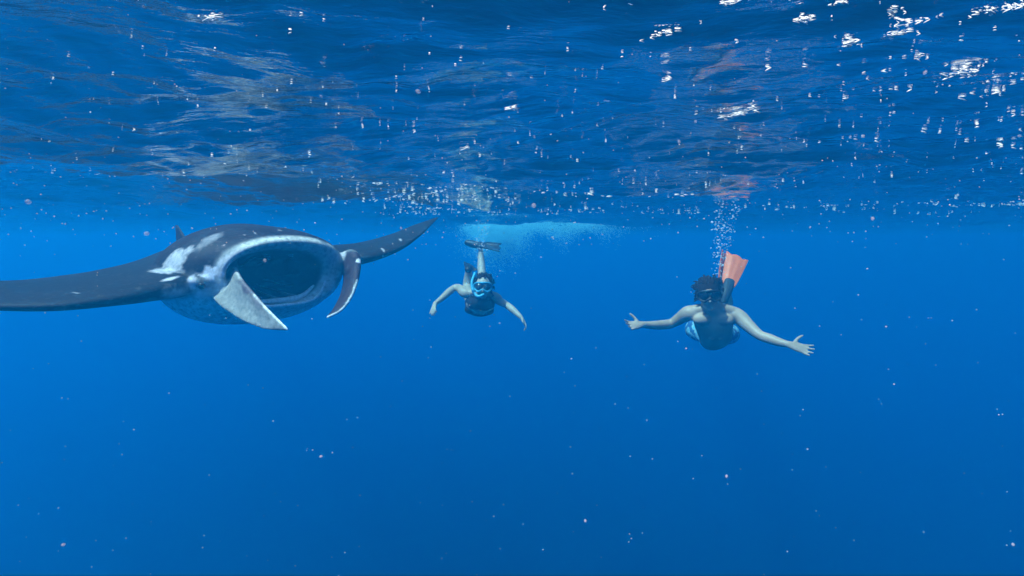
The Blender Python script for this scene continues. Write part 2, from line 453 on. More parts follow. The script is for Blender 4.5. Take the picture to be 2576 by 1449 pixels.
    rgb *= (1 - pale * np.clip((n3 - .52) * 2.2, 0, .55) * np.clip((n1 - .35) * 3, 0, 1))[:, None]
    sp = np.clip((n3 - .66) * 8, 0, 1) * (1 - pale); rgb += sp[:, None] * .022
    blob(P(625, 725, 3.84), .03, dark * 5, .5, P(660, 765, 3.75) - P(600, 695, 3.93), 2.4, .8)
    fl = (n2 > .74) & (rgb.mean(1) < .1); rgb[fl] += .03
    rgb *= (1 + (n1[:, None] - .5) * .5)
    set_color(me, rgb)
    link_mesh('body', me, skin_mat('manta_skin', .62, .16, var=.35, scale=34, bump=.003), root)
    # eyes
    for c, r in ((P(908, 652, 4.68), .02), (P(507, 719, 3.835), .022)):
        link_mesh('eye', to_mesh('eye', ellipsoid(c, (r, r, r))), skin_mat('eye_black', .12, .6, attr=False, color=(.006, .006, .008), var=0, bump=0), root)
    # gill rakers inside the mouth: pale ribs running back along the floor and walls of the throat
    rk = skin_mat('gill_raker', .6, .3, attr=False, color=(.5, .52, .56), var=.3, scale=60, bump=.001)
    for s, (u0, w0, u1, w1) in enumerate(((-.12, -.14, -.10, -.07), (.02, -.155, -.02, -.08), (.14, -.145, .06, -.08), (.25, -.105, .12, -.05), (-.24, -.095, -.16, -.03), (.33, -.02, .18, 0), (-.05, .135, -.04, .07), (.12, .135, .08, .07))):
        link_mesh('gill_raker', to_mesh('gill_raker', limb([ML3(.03 + u0, .12, w0), ML3(.03 + u0 * .9 + u1 * .1, .26, w0 + .01), ML3(.03 + u1, .52, w1)], [.006, .009, .005], n=12, k=8)), rk, root)
    # tooth band: pale lower lip fold
    lip = [ML3(-.26, .03, -.172), ML3(-.1, .018, -.192), ML3(.08, .018, -.192), ML3(.22, .022, -.178), ML3(.31, .035, -.130), ML3(.355, .035, -.05)]
    lm = skin_mat('pale_lip', .4, .5, attr=False, color=(.80, .80, .82), var=.3, scale=50, bump=.001)
    link_mesh('lip_fold', to_mesh('lip_fold', limb(lip, [.007, .010, .010, .010, .009, .006], n=40, k=10)), lm, root)
    lip2 = [ML3(-.24, .10, -.152), ML3(-.08, .095, -.166), ML3(.08, .09, -.166), ML3(.2, .095, -.150), ML3(.30, .10, -.08)]
    link_mesh('lip_fold', to_mesh('lip_fold', limb(lip2, [.008, .016, .022, .020, .008], n=40, k=10)), lm, root)
build_manta()
# ------------------------------------------------------------------ people
def basis(d, up):
    d = Vector(d).normalized(); up = Vector(up); up = (up - d * up.dot(d)).normalized(); return d, up, d.cross(up).normalized()
def hand(wrist, direction, palm, thumb_side, size=.185, curl=.25, spread=1., thumb_out=1.):
    """palm: direction the palm faces; thumb_side: direction (+/- the cross axis) in which the thumb leaves."""
    d, n, s = basis(direction, palm)
    if s.dot(Vector(thumb_side)) < 0: s = -s
    k = size / .185; out = []
    W = Vector(wrist)
    out.append(limb([W - d * .02 * k, W + d * .03 * k, W + d * .07 * k, W + d * .095 * k], [(.026 * k, .020 * k), (.036 * k, .019 * k), (.043 * k, .016 * k), (.040 * k, .013 * k)], n=14, k=14, ref=n))
    for i, (off, L) in enumerate(((.030, .074), (.010, .083), (-.011, .077), (-.031, .060))):
        L *= k; base = W + d * .088 * k + s * off * k; fd = (d + s * off * 5 * spread).normalized()
        c = curl * (1 + .25 * i)
        p1 = base + fd * L * .45 + n * L * .12 * c; d2 = (fd + n * 1.0 * c).normalized(); p2 = p1 + d2 * L * .3
        d3 = (fd + n * 2.2 * c).normalized(); p3 = p2 + d3 * L * .27
        out.append(limb([base - d * .03 * k, base, p1, p2, p3], [.010 * k, .0102 * k, .0092 * k, .0084 * k, .0068 * k], n=16, k=10, ref=n))
    tb = W + d * .025 * k + s * .022 * k
    t1 = tb + (d * .5 + s * .75 * thumb_out + n * .25).normalized() * .040 * k
    t2 = t1 + (d * .65 + s * .7 * thumb_out + n * .2).normalized() * .032 * k
    t3 = t2 + (d * .8 + s * .55 * thumb_out + n * .15).normalized() * .026 * k
    out.append(limb([tb - s * .012 * k, t1, t2, t3], [.015 * k, .0125 * k, .0108 * k, .008 * k], n=14, k=10, ref=n))
    return out
def head_parts(c, face, up, s=1.):
    """A head with brow, eye sockets, nose, lips, jaw and ears. c: centre of the skull."""
    f, u, r = basis(face, up); C = Vector(c); m = Matrix((r, f, u)).transposed()
    L = lambda x, y, z: C + r * x * s + f * y * s + u * z * s
    P_ = [ellipsoid(L(0, -.012, .028), (.075 * s, .094 * s, .085 * s), m), ellipsoid(L(0, .022, -.035), (.060 * s, .068 * s, .078 * s), m),
          ellipsoid(L(0, .052, -.088), (.034 * s, .032 * s, .026 * s), m), ellipsoid(L(.034, .055, -.03), (.026 * s, .024 * s, .026 * s), m), ellipsoid(L(-.034, .055, -.03), (.026 * s, .024 * s, .026 * s), m),
          limb([L(0, .078, .012), L(0, .094, -.012), L(0, .104, -.032)], [.009 * s, .011 * s, .013 * s], n=10, k=10),
          ellipsoid(L(.012, .090, -.036), (.009 * s, .010 * s, .007 * s), m), ellipsoid(L(-.012, .090, -.036), (.009 * s, .010 * s, .007 * s), m),
          limb([L(-.05, .062, .026), L(0, .084, .028), L(.05, .062, .026)], [.011 * s, .012 * s, .011 * s], n=12, k=10),
          limb([L(-.024, .078, -.060), L(0, .088, -.057), L(.024, .078, -.060)], [.006 * s, .007 * s, .006 * s], n=10, k=8),
          limb([L(-.02, .077, -.070), L(0, .085, -.070), L(.02, .077, -.070)], [.006 * s, .008 * s, .006 * s], n=10, k=8),
          ellipsoid(L(.076, -.005, -.01), (.010 * s, .018 * s, .030 * s), m), ellipsoid(L(-.076, -.005, -.01), (.010 * s, .018 * s, .030 * s), m)]
    return P_, L, (f, u, r)
def ring_band(L, pts, rad, n=80, k=10, closed=True):
    """a tube following a closed loop of local points."""
    q = [L(*p) for p in pts]
    if closed: q = q + [q[0]]
    return limb(q, [rad] * len(q), n=n, k=k, ref=(0.1, 1, .2))
def mask(root, L, s, frame_m, lens_m, strap_m, label=None, w=.082, h=.042):
    pts = []
    for i in range(20):
        a = 2 * math.pi * i / 20; c, q = math.cos(a), math.sin(a)
        x = w * math.copysign(abs(c) ** .7, c); z = .010 + h * math.copysign(abs(q) ** .75, q)
        if q < -.3 and abs(x) < .022: z += .022          # nose arch
        pts.append((x, .105 - 5.5 * x * x, z))
    fr = link_mesh('diving_mask', to_mesh('diving_mask', ring_band(L, pts, .0085 * s)), frame_m, root)
    if label: fr['label'] = label
    skirt = [(x * .98, y - .022, z) for x, y, z in pts]
    a = np.array([list(L(*p)) for p in pts]); b = np.array([list(L(*p)) for p in skirt]); c3 = np.array([list(L(p[0] * .93, p[1] - .045, p[2] * .95)) for p in pts])
    link_mesh('mask_skirt', to_mesh('mask_skirt', loft(np.array([a, b, c3]))), frame_m, fr)
    # two lenses
    for sx in (-1, 1):
        ring = []
        for i in range(20):
            t = 2 * math.pi * i / 20; x = sx * (.041 + .033 * math.cos(t)); z = .013 + .032 * math.sin(t)
            if z < -.005 and abs(x) < .022: z += .01
            ring.append((x, .104 - 5.0 * x * x, z))
        q1 = np.array([list(L(*p)) for p in ring]); q2 = np.array([list(L(p[0], p[1] + .004, p[2])) for p in ring])
        link_mesh('lens', to_mesh('lens', loft(np.array([q1, q2]))), lens_m, fr)
    st = [(w * .95, .055, .012), (.085, .0, .02), (.065, -.07, .035), (0, -.112, .045), (-.065, -.07, .035), (-.085, .0, .02), (-w * .95, .055, .012)]
    link_mesh('strap', to_mesh('strap', limb([L(*p) for p in st], [(.004, .012)] * 7, n=50, k=10, ref=(0, 0, 1))), strap_m, fr)
    return fr
def hair(root, L, s, mat, seed=0, length=.03, bun=None):
    rng = random.Random(seed)
    f = L(0, 1, 0) - L(0, 0, 0); u = L(0, 0, 1) - L(0, 0, 0); r = L(1, 0, 0) - L(0, 0, 0)
    bm = []
    # a cap of overlapping locks over the skull
    for i in range(260):
        a = rng.uniform(0, 2 * math.pi); z = rng.uniform(.05, 1); rr = math.sqrt(1 - z * z * .98)
        x, y = math.cos(a) * rr, math.sin(a) * rr
        if y > .30 and z < .74: continue
        p = (x * .080, -.014 + y * .098, .030 + z * .088)
        q = (p[0] * 1.08 + rng.uniform(-.015, .015), p[1] * 1.08 - .018 + rng.uniform(-.015, .010), p[2] * 1.0 + rng.uniform(-.012, .012) + length * rng.uniform(0, .5))
        e = (q[0] * 1.06 + rng.uniform(-.02, .02), q[1] - length * .6 + rng.uniform(-.02, .02), q[2] + length * rng.uniform(-.8, .5))
        bm.append(limb([L(*p), L(*q), L(*e)], [(.013, .009), (.011, .008), (.003, .003)], n=6, k=6))
    for i in range(70):   # sides and nape
        a = rng.uniform(-.3, math.pi + .3) + math.pi; x, y = math.cos(a), math.sin(a)
        if y > .35: continue
        p = (x * .079, -.014 + y * .096, rng.uniform(-.04, .06)); q = (p[0] * 1.1, p[1] * 1.08, p[2] - .02 + rng.uniform(-.01, .02)); e = (q[0] * 1.05 + rng.uniform(-.01, .02), q[1] * 1.05, q[2] - length)
        bm.append(limb([L(*p), L(*q), L(*e)], [(.013, .010), (.012, .008), (.003, .003)], n=6, k=6))
    m = Matrix((r, f, u)).transposed()
    bm.append(ellipsoid(L(0, -.020, .034), (.076 * s, .088 * s, .080 * s), m))
    if bun:
        for i in range(60):
            c = Vector((rng.gauss(0, .4), rng.gauss(0, .4), rng.gauss(0, .5))); c = c * .05
            bm.append(limb([L(bun[0] + c.x, bun[1] + c.y, bun[2] + c.z), L(bun[0] + c.x * 1.1, bun[1] + c.y, bun[2] + c.z * 1.1 + .012), L(bun[0] + c.x * 1.25, bun[1] + c.y, bun[2] + c.z * 1.2 - .01)], [(.016, .014), (.014, .012), .004], n=6, k=6))
    link_mesh('hair', to_mesh('hair', join(bm)), mat, root)
def person_color(me, base, seed=0, blush=.12):
    co = coords(me); n1 = vnoise(co, 9, seed); n2 = vnoise(co, 40, seed + 3)
    c = np.array(base)[None, :] * (1 + (n1[:, None] - .5) * .35 + (n2[:, None] - .5) * .15)
    set_color(me, c)
M_hair = skin_mat('dark_hair', .85, .08, attr=False, color=(.020, .013, .009), var=.5, scale=90, bump=.002)
M_black = skin_mat('black_rubber', .45, .4, attr=False, color=(.010, .011, .013), var=.3, scale=40, bump=.001)
M_lens = skin_mat('dark_glass', .08, .8, attr=False, color=(.01, .015, .02), var=0, bump=0)
M_lens2 = skin_mat('clear_glass', .08, .8, attr=False, color=(.06, .07, .08), var=0, bump=0)
M_blue = skin_mat('light_blue_silicone', .45, .4, attr=False, color=(.06, .42, .62), var=.15, scale=30, bump=.0005)
M_suit = skin_mat('dark_swimsuit', .9, .08, attr=False, color=(.022, .024, .035), var=.35, scale=25, bump=.002)
M_skin = skin_mat('skin', .5, .4, var=.12, scale=18, bump=.001)

def fin(name, root, foot, tip, wide, mat, rail_m, w0=.045, w1=.105, mat2=None, label=None, notch=.03):
    """A swim fin: foot pocket, flared blade with two side rails and a scalloped end."""
    foot, tip = Vector(foot), Vector(tip); d, s, n = basis(tip - foot, wide); Lg = (tip - foot).length
    rows, cols = 16, 13; top, bot = [], []
    V = []; F = []
    def pt(i, j, off):
        t = i / (rows - 1); x = j / (cols - 1) * 2 - 1
        w = w0 + (w1 - w0) * (t ** .75)
        end = Lg * (1 - notch / Lg * (1 - abs(math.cos(x * math.pi * 1.0))) * 1.0 - .10 * (x * .5 + .5)) if t > 0 else 0
        y = t * end
        cam_ = .05 * math.sin(t * 2.2) * Lg * .6 + .012 * (x * x)
        return foot + d * y + s * x * w + n * (cam_ + off + .002 * math.cos(x * 9))
    for off in (.004, -.004):
        for i in range(rows):
            for j in range(cols): V.append(pt(i, j, off * (1.4 - i / rows)))
    nn = rows * cols
    for i in range(rows - 1):
        for j in range(cols - 1):
            a = i * cols + j; F.append((a, a + 1, a + cols + 1, a + cols)); F.append((a + nn, a + cols + nn, a + cols + 1 + nn, a + 1 + nn))
    edge = [j for j in range(cols)] + [i * cols + cols - 1 for i in range(1, rows)] + [(rows - 1) * cols + j for j in range(cols - 2, -1, -1)] + [i * cols for i in range(rows - 2, 0, -1)]
    for a, b in zip(edge, edge[1:] + edge[:1]): F.append((a, a + nn, b + nn, b))
    fo = link_mesh(name, to_mesh(name, ([list(v) for v in V], F)), mat, root)
    if label: fo['label'] = label
    for x in (-1, 1, 0):
        j = int((x + 1) / 2 * (cols - 1))
        link_mesh('rail' if x else 'rib', to_mesh('rail', limb([pt(i, j, .002) for i in range(0, rows, 3)], [(.007, .013), (.007, .012), (.006, .010), (.006, .008), (.005, .006), (.004, .005)] if x else [.006, .006, .005, .005, .004, .003], n=24, k=10, ref=n)), rail_m, fo)
    pk = limb([foot - d * .20 + n * .01, foot - d * .12, foot - d * .02, foot + d * .05], [(.038, .034), (.050, .045), (.054, .032), (.048, .012)], n=18, k=16, ref=n)
    link_mesh('foot_pocket', to_mesh('foot_pocket', pk), mat2 or mat, fo)
    return fo

def build_man():
    root = empty('person', P(1795, 800, 5.5))
    tag(root, 'shirtless man in a black diving mask swimming with both arms spread wide', 'person')
    hp, L, (f, u, r) = head_parts(P(1781, 741, 5.38), Vector((-.16, -1, -.14)), Vector((-.10, -.18, 1)), 1.12)
    body = list(hp)
    neck = P(1790, 776, 5.42)
    body.append(limb([P(1783, 752, 5.40), P(1788, 765, 5.43), neck, P(1791, 790, 5.47)], [(.056, .058), (.058, .060), (.066, .064), (.085, .07)], ref=(0, 1, 0)))
    # trunk: from the collar down and away to the pelvis
    body.append(limb([P(1791, 781, 5.46), P(1793, 792, 5.47), P(1796, 810, 5.49), P(1799, 832, 5.54), P(1801, 851, 5.63), P(1800, 850, 5.78), P(1799, 842, 5.95)],
                     [(.10, .065), (.165, .095), (.170, .115), (.155, .110), (.140, .100), (.145, .100), (.155, .10)], n=40, k=28, ref=(0, .8, .45)))
    # trapezius, chest muscles
    body.append(limb([P(1740, 784, 5.46), P(1766, 778, 5.44), P(1790, 773, 5.44), P(1816, 777, 5.44), P(1852, 789, 5.46)], [.055, .052, .055, .052, .055], n=26))
    for x, y in ((1766, 803), (1822, 805)):
        body.append(ellipsoid(P(x, y, 5.40), (.080, .05, .055)))
    # abdomen ridges
    for x, y in ((1789, 850), (1811, 850), (1789, 834), (1810, 834)):
        body.append(ellipsoid(P(x, y, 5.465), (.033, .03, .027)))
    # arms
    body.append(limb([P(1756, 789, 5.46), P(1733, 788, 5.47), P(1712, 800, 5.54), P(1690, 813, 5.60), P(1668, 817, 5.56), P(1640, 818, 5.48), P(1614, 816, 5.42)],
                     [.062, .068, .055, .043, .043, .036, .026], n=44))
    body.append(limb([P(1826, 792, 5.46), P(1856, 796, 5.44), P(1882, 819, 5.36), P(1911, 843, 5.26), P(1935, 852, 5.20), P(1961, 861, 5.13), P(1986, 867, 5.07)],
                     [.062, .068, .056, .043, .043, .036, .026], n=44))
    wl, wr = P(1614, 816, 5.42), P(1986, 867, 5.07)
    body += hand(wl, P(1576, 820, 5.34) - wl, Vector((.1, -.75, .65)), (0, 0, 1), .195, .22, 1.9, 1.6)
    body += hand(wr, P(2036, 882, 5.02) - wr, Vector((.0, -.75, .65)), (0, 0, 1), .205, .10, 1.9, 1.6)
    # legs: thighs run back, shins rise
    body.append(limb([P(1784, 846, 5.9), P(1776, 842, 6.12), P(1786, 830, 6.32), P(1800, 775, 6.42), P(1806, 742, 6.44), P(1808, 726, 6.42)], [.085, .078, .058, .052, .036, .034], n=40))
    body.append(limb([P(1814, 846, 5.9), P(1824, 840, 6.12), P(1830, 820, 6.32), P(1831, 772, 6.36), P(1831, 742, 6.34), P(1831, 728, 6.32)], [.085, .078, .058, .056, .038, .034], n=40))
    me = fuse('body', body, .0065, smooth=3)
    person_color(me, (.44, .31, .23), 3)
    link_mesh('body', me, M_skin, root)
    hair(root, L, 1.12, M_hair, 4, .016, bun=(-.075, -.06, .065))
    m = mask(root, L, 1.12, M_black, M_lens, M_black, 'black diving mask with dark lenses')
    # beard shadow handled by pigment; board shorts flaring behind the waist
    sm, t = new_mat('patterned_shorts')
    out = N(t, 'ShaderNodeOutputMaterial'); b = N(t, 'ShaderNodeBsdfPrincipled'); b.inputs['Roughness'].default_value = .8
    g = N(t, 'ShaderNodeNewGeometry'); vz = N(t, 'ShaderNodeTexVoronoi'); vz.inputs['Scale'].default_value = 18
    rp = N(t, 'ShaderNodeValToRGB'); rp.color_ramp.interpolation = 'CONSTANT'
    rp.color_ramp.elements[0].color = (.08, .40, .55, 1); rp.color_ramp.elements[1].color = (.02, .10, .25, 1); rp.color_ramp.elements[1].position = .55
    e = rp.color_ramp.elements.new(.35); e.color = (.25, .50, .55, 1)
    t.links.new(g.outputs['Position'], vz.inputs['Vector']); t.links.new(vz.outputs['Distance'], rp.inputs[0]); t.links.new(rp.outputs[0], b.inputs['Base Color']); t.links.new(b.outputs[0], out.inputs[0])
    waist = limb([P(1799, 843, 5.84), P(1797, 840, 5.92), P(1796, 838, 6.02)], [(.165, .112), (.178, .116), (.182, .112)], n=16, k=28, ref=(0, .5, .8))
    l1 = limb([P(1782, 840, 5.95), P(1764, 834, 6.05), P(1752, 828, 6.17)], [(.10, .10), (.105, .10), (.115, .105)], n=14, k=24)
    l2 = limb([P(1814, 842, 5.95), P(1828, 842, 6.05), P(1834, 840, 6.16)], [(.10, .10), (.10, .095), (.105, .10)], n=14, k=24)
    sh = fuse('shorts', [waist, l1, l2], .010, smooth=3)
    link_mesh('shorts', sh, sm, root)
    orange = skin_mat('orange_rubber', .5, .4, attr=False, color=(.92, .17, .035), var=.15, scale=12, bump=.001)
    orange2 = skin_mat('darker_orange_rubber', .5, .4, attr=False, color=(.75, .14, .04), var=.2, scale=12, bump=.001)  # second fin: slightly darker orange than the first
    dkf = skin_mat('grey_foot_pocket', .6, .3, attr=False, color=(.018, .028, .035), var=.2, scale=14, bump=.001)
    cream = skin_mat('cream_foot_pocket', .6, .3, attr=False, color=(.62, .60, .52), var=.2, scale=14, bump=.001)
    fin('fin', root, P(1833, 716, 6.30), P(1857, 637, 6.46), Vector((.93, -.25, -.2)), orange, orange, w0=.058, w1=.112, mat2=dkf, label='orange fin held upright, facing the camera', notch=.02)
    fin('fin', root, P(1815, 722, 6.44), P(1829, 634, 6.50), Vector((.55, .8, -.1)), orange2, orange2, w0=.06, w1=.10, mat2=dkf, label='orange fin turned nearly edge-on', notch=.02)
build_man()

def build_woman():
    root = empty('person', P(1208, 765, 6.45))
    tag(root, 'woman in a dark swimsuit with a light blue mask and snorkel', 'person')
    Z = lambda x, y, d: P(1037.9 + x * .19534, 566.1 + y * .19534, d)
    hp, L, (f, u, r) = head_parts(Z(908, 795, 6.38), Vector((.0, -1, -.06)), Vector((.02, -.1, 1)), 1.02)
    body = list(hp)
    body.append(limb([Z(908, 850, 6.40), Z(905, 890, 6.44), Z(900, 930, 6.48)], [.045, .048, .065], ref=(0, 1, 0)))
    trunk = [Z(900, 905, 6.48), Z(885, 960, 6.50), Z(868, 1030, 6.52), Z(858, 1070, 6.62), Z(855, 1050, 6.80), Z(850, 1010, 6.95)]
    tr = [(.085, .06), (.138, .08), (.150, .09), (.135, .085), (.135, .09), (.150, .10)]
    body.append(limb(trunk, tr, n=34, k=26, ref=(0, .8, .45)))
    body.append(limb([Z(690, 872, 6.50), Z(790, 878, 6.48), Z(900, 870, 6.46), Z(1000, 895, 6.48), Z(1060, 925, 6.50)], [.045, .044, .05, .044, .045], n=22))
    body.append(limb([Z(740, 885, 6.50), Z(670, 875, 6.50), Z(610, 820, 6.58), Z(552, 805, 6.64), Z(470, 860, 6.56), Z(370, 950, 6.46), Z(285, 1015, 6.38)], [.05, .052, .044, .036, .038, .030, .021], n=40))
    body.append(limb([Z(1020, 920, 6.50), Z(1075, 935, 6.51), Z(1130, 985, 6.58), Z(1195, 1020, 6.64), Z(1265, 1070, 6.57), Z(1340, 1135, 6.50), Z(1400, 1192, 6.44)], [.05, .052, .044, .037, .038, .030, .021], n=40))
    wl, wr = Z(285, 1015, 6.38), Z(1400, 1192, 6.44)
    body += hand(wl, Z(262, 1100, 6.30) - wl, Vector((.5, .5, -.3)), (-1, 0, 0), .165, .6, .6, .8)
    body += hand(wr, Z(1462, 1300, 6.40) - wr, Vector((-.75, -.2, -.5)), (0, -1, .2), .170, .75, .6, 1.0)
    # one shin kicked up close behind the shoulder, the other leg trailing up to the surface
    body.append(limb([Z(800, 1020, 6.9), Z(740, 900, 7.05), Z(705, 800, 7.20), Z(718, 700, 7.22), Z(722, 600, 7.18), Z(725, 560, 7.14)], [.085, .078, .056, .056, .040, .034], n=36))
    body.append(limb([Z(890, 1010, 6.95), Z(895, 850, 7.15), Z(893, 700, 7.36), Z(885, 520, 7.50), Z(880, 380, 7.56), Z(878, 290, 7.58)], [.080, .070, .052, .048, .034, .030], n=36))
    me = fuse('body', body, .0065, smooth=3)
    person_color(me, (.46, .36, .28), 8)
    link_mesh('body', me, M_skin, root)
    hair(root, L, 1.02, M_hair, 9, .022, bun=(-.045, -.09, .04))
    mask(root, L, 1.02, M_blue, M_lens2, M_blue, 'light blue diving mask', w=.088, h=.046)
    link_mesh('snorkel', to_mesh('snorkel', limb([L(-.01, .110, -.062), L(.035, .125, -.080), L(.080, .09, -.060), L(.105, .05, -.01), L(.112, .02, .05), L(.095, -.03, .105), L(.088, -.06, .13)][::1], [.014, .015, .015, .014, .013, .012, .012], n=40, k=14)), M_blue, root)
    # swimsuit: the same trunk a little larger, plus straps
    suit = [limb([Z(888, 935, 6.50), Z(872, 1010, 6.515), Z(858, 1070, 6.62), Z(855, 1050, 6.80), Z(850, 1010, 6.97)], [(.146, .084), (.152, .096), (.150, .090), (.144, .094), (.158, .108)], n=30, k=28, ref=(0, .8, .45)),
            ellipsoid(Z(790, 1010, 6.43), (.068, .055, .060)), ellipsoid(Z(935, 1030, 6.43), (.068, .055, .060)), ellipsoid(Z(748, 1085, 6.55), (.066, .07, .050)), ellipsoid(Z(968, 1100, 6.55), (.066, .07, .050))]
    sm = fuse('swimsuit', suit, .009, smooth=3)
    so = link_mesh('swimsuit', sm, M_suit, root)
    for a in ((Z(795, 960, 6.41), Z(765, 900, 6.43), Z(752, 862, 6.47), Z(760, 850, 6.53)), (Z(985, 975, 6.41), Z(1030, 920, 6.43), Z(1040, 888, 6.47), Z(1035, 880, 6.53))):
        link_mesh('strap', to_mesh('strap', limb(a, [(.010, .004)] * 4, n=14, k=8)), M_suit, so)
    fin('fin', root, Z(735, 545, 7.14), Z(760, 500, 7.5), Vector((.9, .1, -.5)), M_black, M_black, w0=.04, w1=.09, label='black fin pointing away behind her shoulder')
    fin('fin', root, Z(905, 268, 7.56), Z(1145, 308, 7.52), Vector((.05, .75, .5)), M_black, M_black, w0=.045, w1=.085, label='black fin held flat near the surface')
build_woman()

# ------------------------------------------------------------------ bubbles and drifting specks
_gx = np.arange(-14, 14, .035); _gy = np.arange(-.5, 14, .035); _GZ = wave_field(*np.meshgrid(_gx, _gy))
def surface_z(x, y):
    i = (x + 14) / .035; j = (y + .5) / .035
    if not (0 <= i < len(_gx) - 1 and 0 <= j < len(_gy) - 1): return 0.
    a, b = int(i), int(j); f, g = i - a, j - b
    return float((_GZ[b, a] * (1 - f) + _GZ[b, a + 1] * f) * (1 - g) + (_GZ[b + 1, a] * (1 - f) + _GZ[b + 1, a + 1] * f) * g)
_ico = bmesh.new(); bmesh.ops.create_icosphere(_ico, subdivisions=2, radius=1)
ICO_V = np.array([v.co[:] for v in _ico.verts]); ICO_F = np.array([[v.index for v in f.verts] for f in _ico.faces]); _ico.free()
_ico = bmesh.new(); bmesh.ops.create_icosphere(_ico, subdivisions=1, radius=1)
ICO1_V = np.array([v.co[:] for v in _ico.verts]); ICO1_F = np.array([[v.index for v in f.verts] for f in _ico.faces]); _ico.free()
OCT_V = np.array([(1, 0, 0), (-1, 0, 0), (0, 1, 0), (0, -1, 0), (0, 0, 1), (0, 0, -1)], float)
OCT_F = np.array([(0, 2, 4), (2, 1, 4), (1, 3, 4), (3, 0, 4), (2, 0, 5), (1, 2, 5), (3, 1, 5), (0, 3, 5)])
def blobs(name, pts, radii, mat, label, seed=0, flat=.7, rough=.25, hi=False, lo=False):
    """pts (n,3), radii (n,) or (n,3): many small uneven blobs as one mesh."""
    rng = np.random.default_rng(seed); pts = np.asarray(pts); n = len(pts)
    bv, bf = (ICO_V, ICO_F) if hi else (OCT_V, OCT_F) if lo else (ICO1_V, ICO1_F)
    r = np.asarray(radii, float)
    if r.ndim == 1: r = np.stack([r, r, r * flat], 1) * (1 + rng.uniform(-rough, rough, (n, 3)))
    V = bv[None] * (1 + rng.uniform(-.12, .12, (n, len(bv), 1))) * r[:, None, :]
    an = rng.uniform(-.5, .5, n) if flat < 1 else rng.uniform(0, 6.28, n)
    c, s = np.cos(an), np.sin(an)
    x = V[:, :, 0] * c[:, None] - V[:, :, 2] * s[:, None]; z = V[:, :, 0] * s[:, None] + V[:, :, 2] * c[:, None]
    V = np.stack([x, V[:, :, 1], z], -1) + pts[:, None, :]
    F = (bf[None] + (np.arange(n) * len(bv))[:, None, None]).reshape(-1, 3)
    o = link_mesh(name, mesh_np(name, V.reshape(-1, 3), F), mat)
    tag(o, label, kind='stuff'); return o
def bubble_mat():
    m, t = new_mat('air_bubble')
    out = N(t, 'ShaderNodeOutputMaterial'); b = N(t, 'ShaderNodeBsdfPrincipled')
    b.inputs['Base Color'].default_value = (.85, .88, .9, 1); b.inputs['Roughness'].default_value = .25; b.inputs['Specular IOR Level'].default_value = .9
    tr = N(t, 'ShaderNodeBsdfTransparent'); lw = N(t, 'ShaderNodeLayerWeight'); lw.inputs['Blend'].default_value = .45
    mr = N(t, 'ShaderNodeMapRange'); mr.inputs['To Min'].default_value = .35; mr.inputs['To Max'].default_value = 1
    t.links.new(lw.outputs['Facing'], mr.inputs['Value'])
    mx = N(t, 'ShaderNodeMixShader'); t.links.new(mr.outputs[0], mx.inputs[0]); t.links.new(tr.outputs[0], mx.inputs[1]); t.links.new(b.outputs[0], mx.inputs[2])
    t.links.new(mx.outputs[0], out.inputs['Surface']); return m
M_bub = bubble_mat()
M_foam_glint = skin_mat('foam_speck', .5, .5, attr=False, color=(.90, .84, .80), var=.05, scale=60, bump=0)  # warm white, also worn by the flecks that imitate sun glints
def soft_mat(name, col, top):
    m, t = new_mat(name)
    out = N(t, 'ShaderNodeOutputMaterial'); b = N(t, 'ShaderNodeBsdfDiffuse'); b.inputs['Color'].default_value = (*col, 1)
    tr = N(t, 'ShaderNodeBsdfTransparent'); lw = N(t, 'ShaderNodeLayerWeight'); lw.inputs['Blend'].default_value = .5
    mr = N(t, 'ShaderNodeMapRange'); mr.inputs['To Min'].default_value = top; mr.inputs['To Max'].default_value = 0
    t.links.new(lw.outputs['Facing'], mr.inputs['Value']); mx = N(t, 'ShaderNodeMixShader')
    t.links.new(mr.outputs[0], mx.inputs[0]); t.links.new(tr.outputs[0], mx.inputs[1]); t.links.new(b.outputs[0], mx.inputs[2]); t.links.new(mx.outputs[0], out.inputs['Surface'])
    return m
M_speck = soft_mat('plankton_speck', (.75, .62, .58), .75)
M_blur = soft_mat('blurred_speck', (.72, .64, .66), .28)  # blurred backscatter of near specks put into pinkish colour and soft edges

def column(name, x0, y0, x1, y1, d, n, seed, label, spread=14, rmin=.004, rmax=.011):
    rng = np.random.default_rng(seed); pts, rr = [], []
    while len(pts) < n:
        t = rng.uniform(0, 1) ** .9; k = (.25 + .75 * t) * spread
        strand = rng.choice([-.6, -.35, .1, .5]) * k
        x = x0 + (x1 - x0) * t + strand * 1.2 + rng.normal(0, k * .22); y = y0 + (y1 - y0) * t
        p = P(x, y, d + rng.normal(0, .12))
        r = math.exp(rng.uniform(math.log(rmin), math.log(rmax)))
        for _ in range(rng.integers(1, 4)):
            pts.append(p + Vector((rng.normal(0, .018), rng.normal(0, .02), rng.normal(0, .015)))); rr.append(r * rng.uniform(.5, 1))
    blobs(name, pts, rr, M_bub, label, seed, flat=.62, hi=True)
column('bubbles', 1808, 700, 1832, 492, 5.7, 330, 1, 'column of air bubbles rising from the shirtless man', 36)
column('bubbles', 1207, 690, 1212, 560, 6.6, 120, 2, 'column of air bubbles rising from the woman with the blue mask', 16, .004, .010)

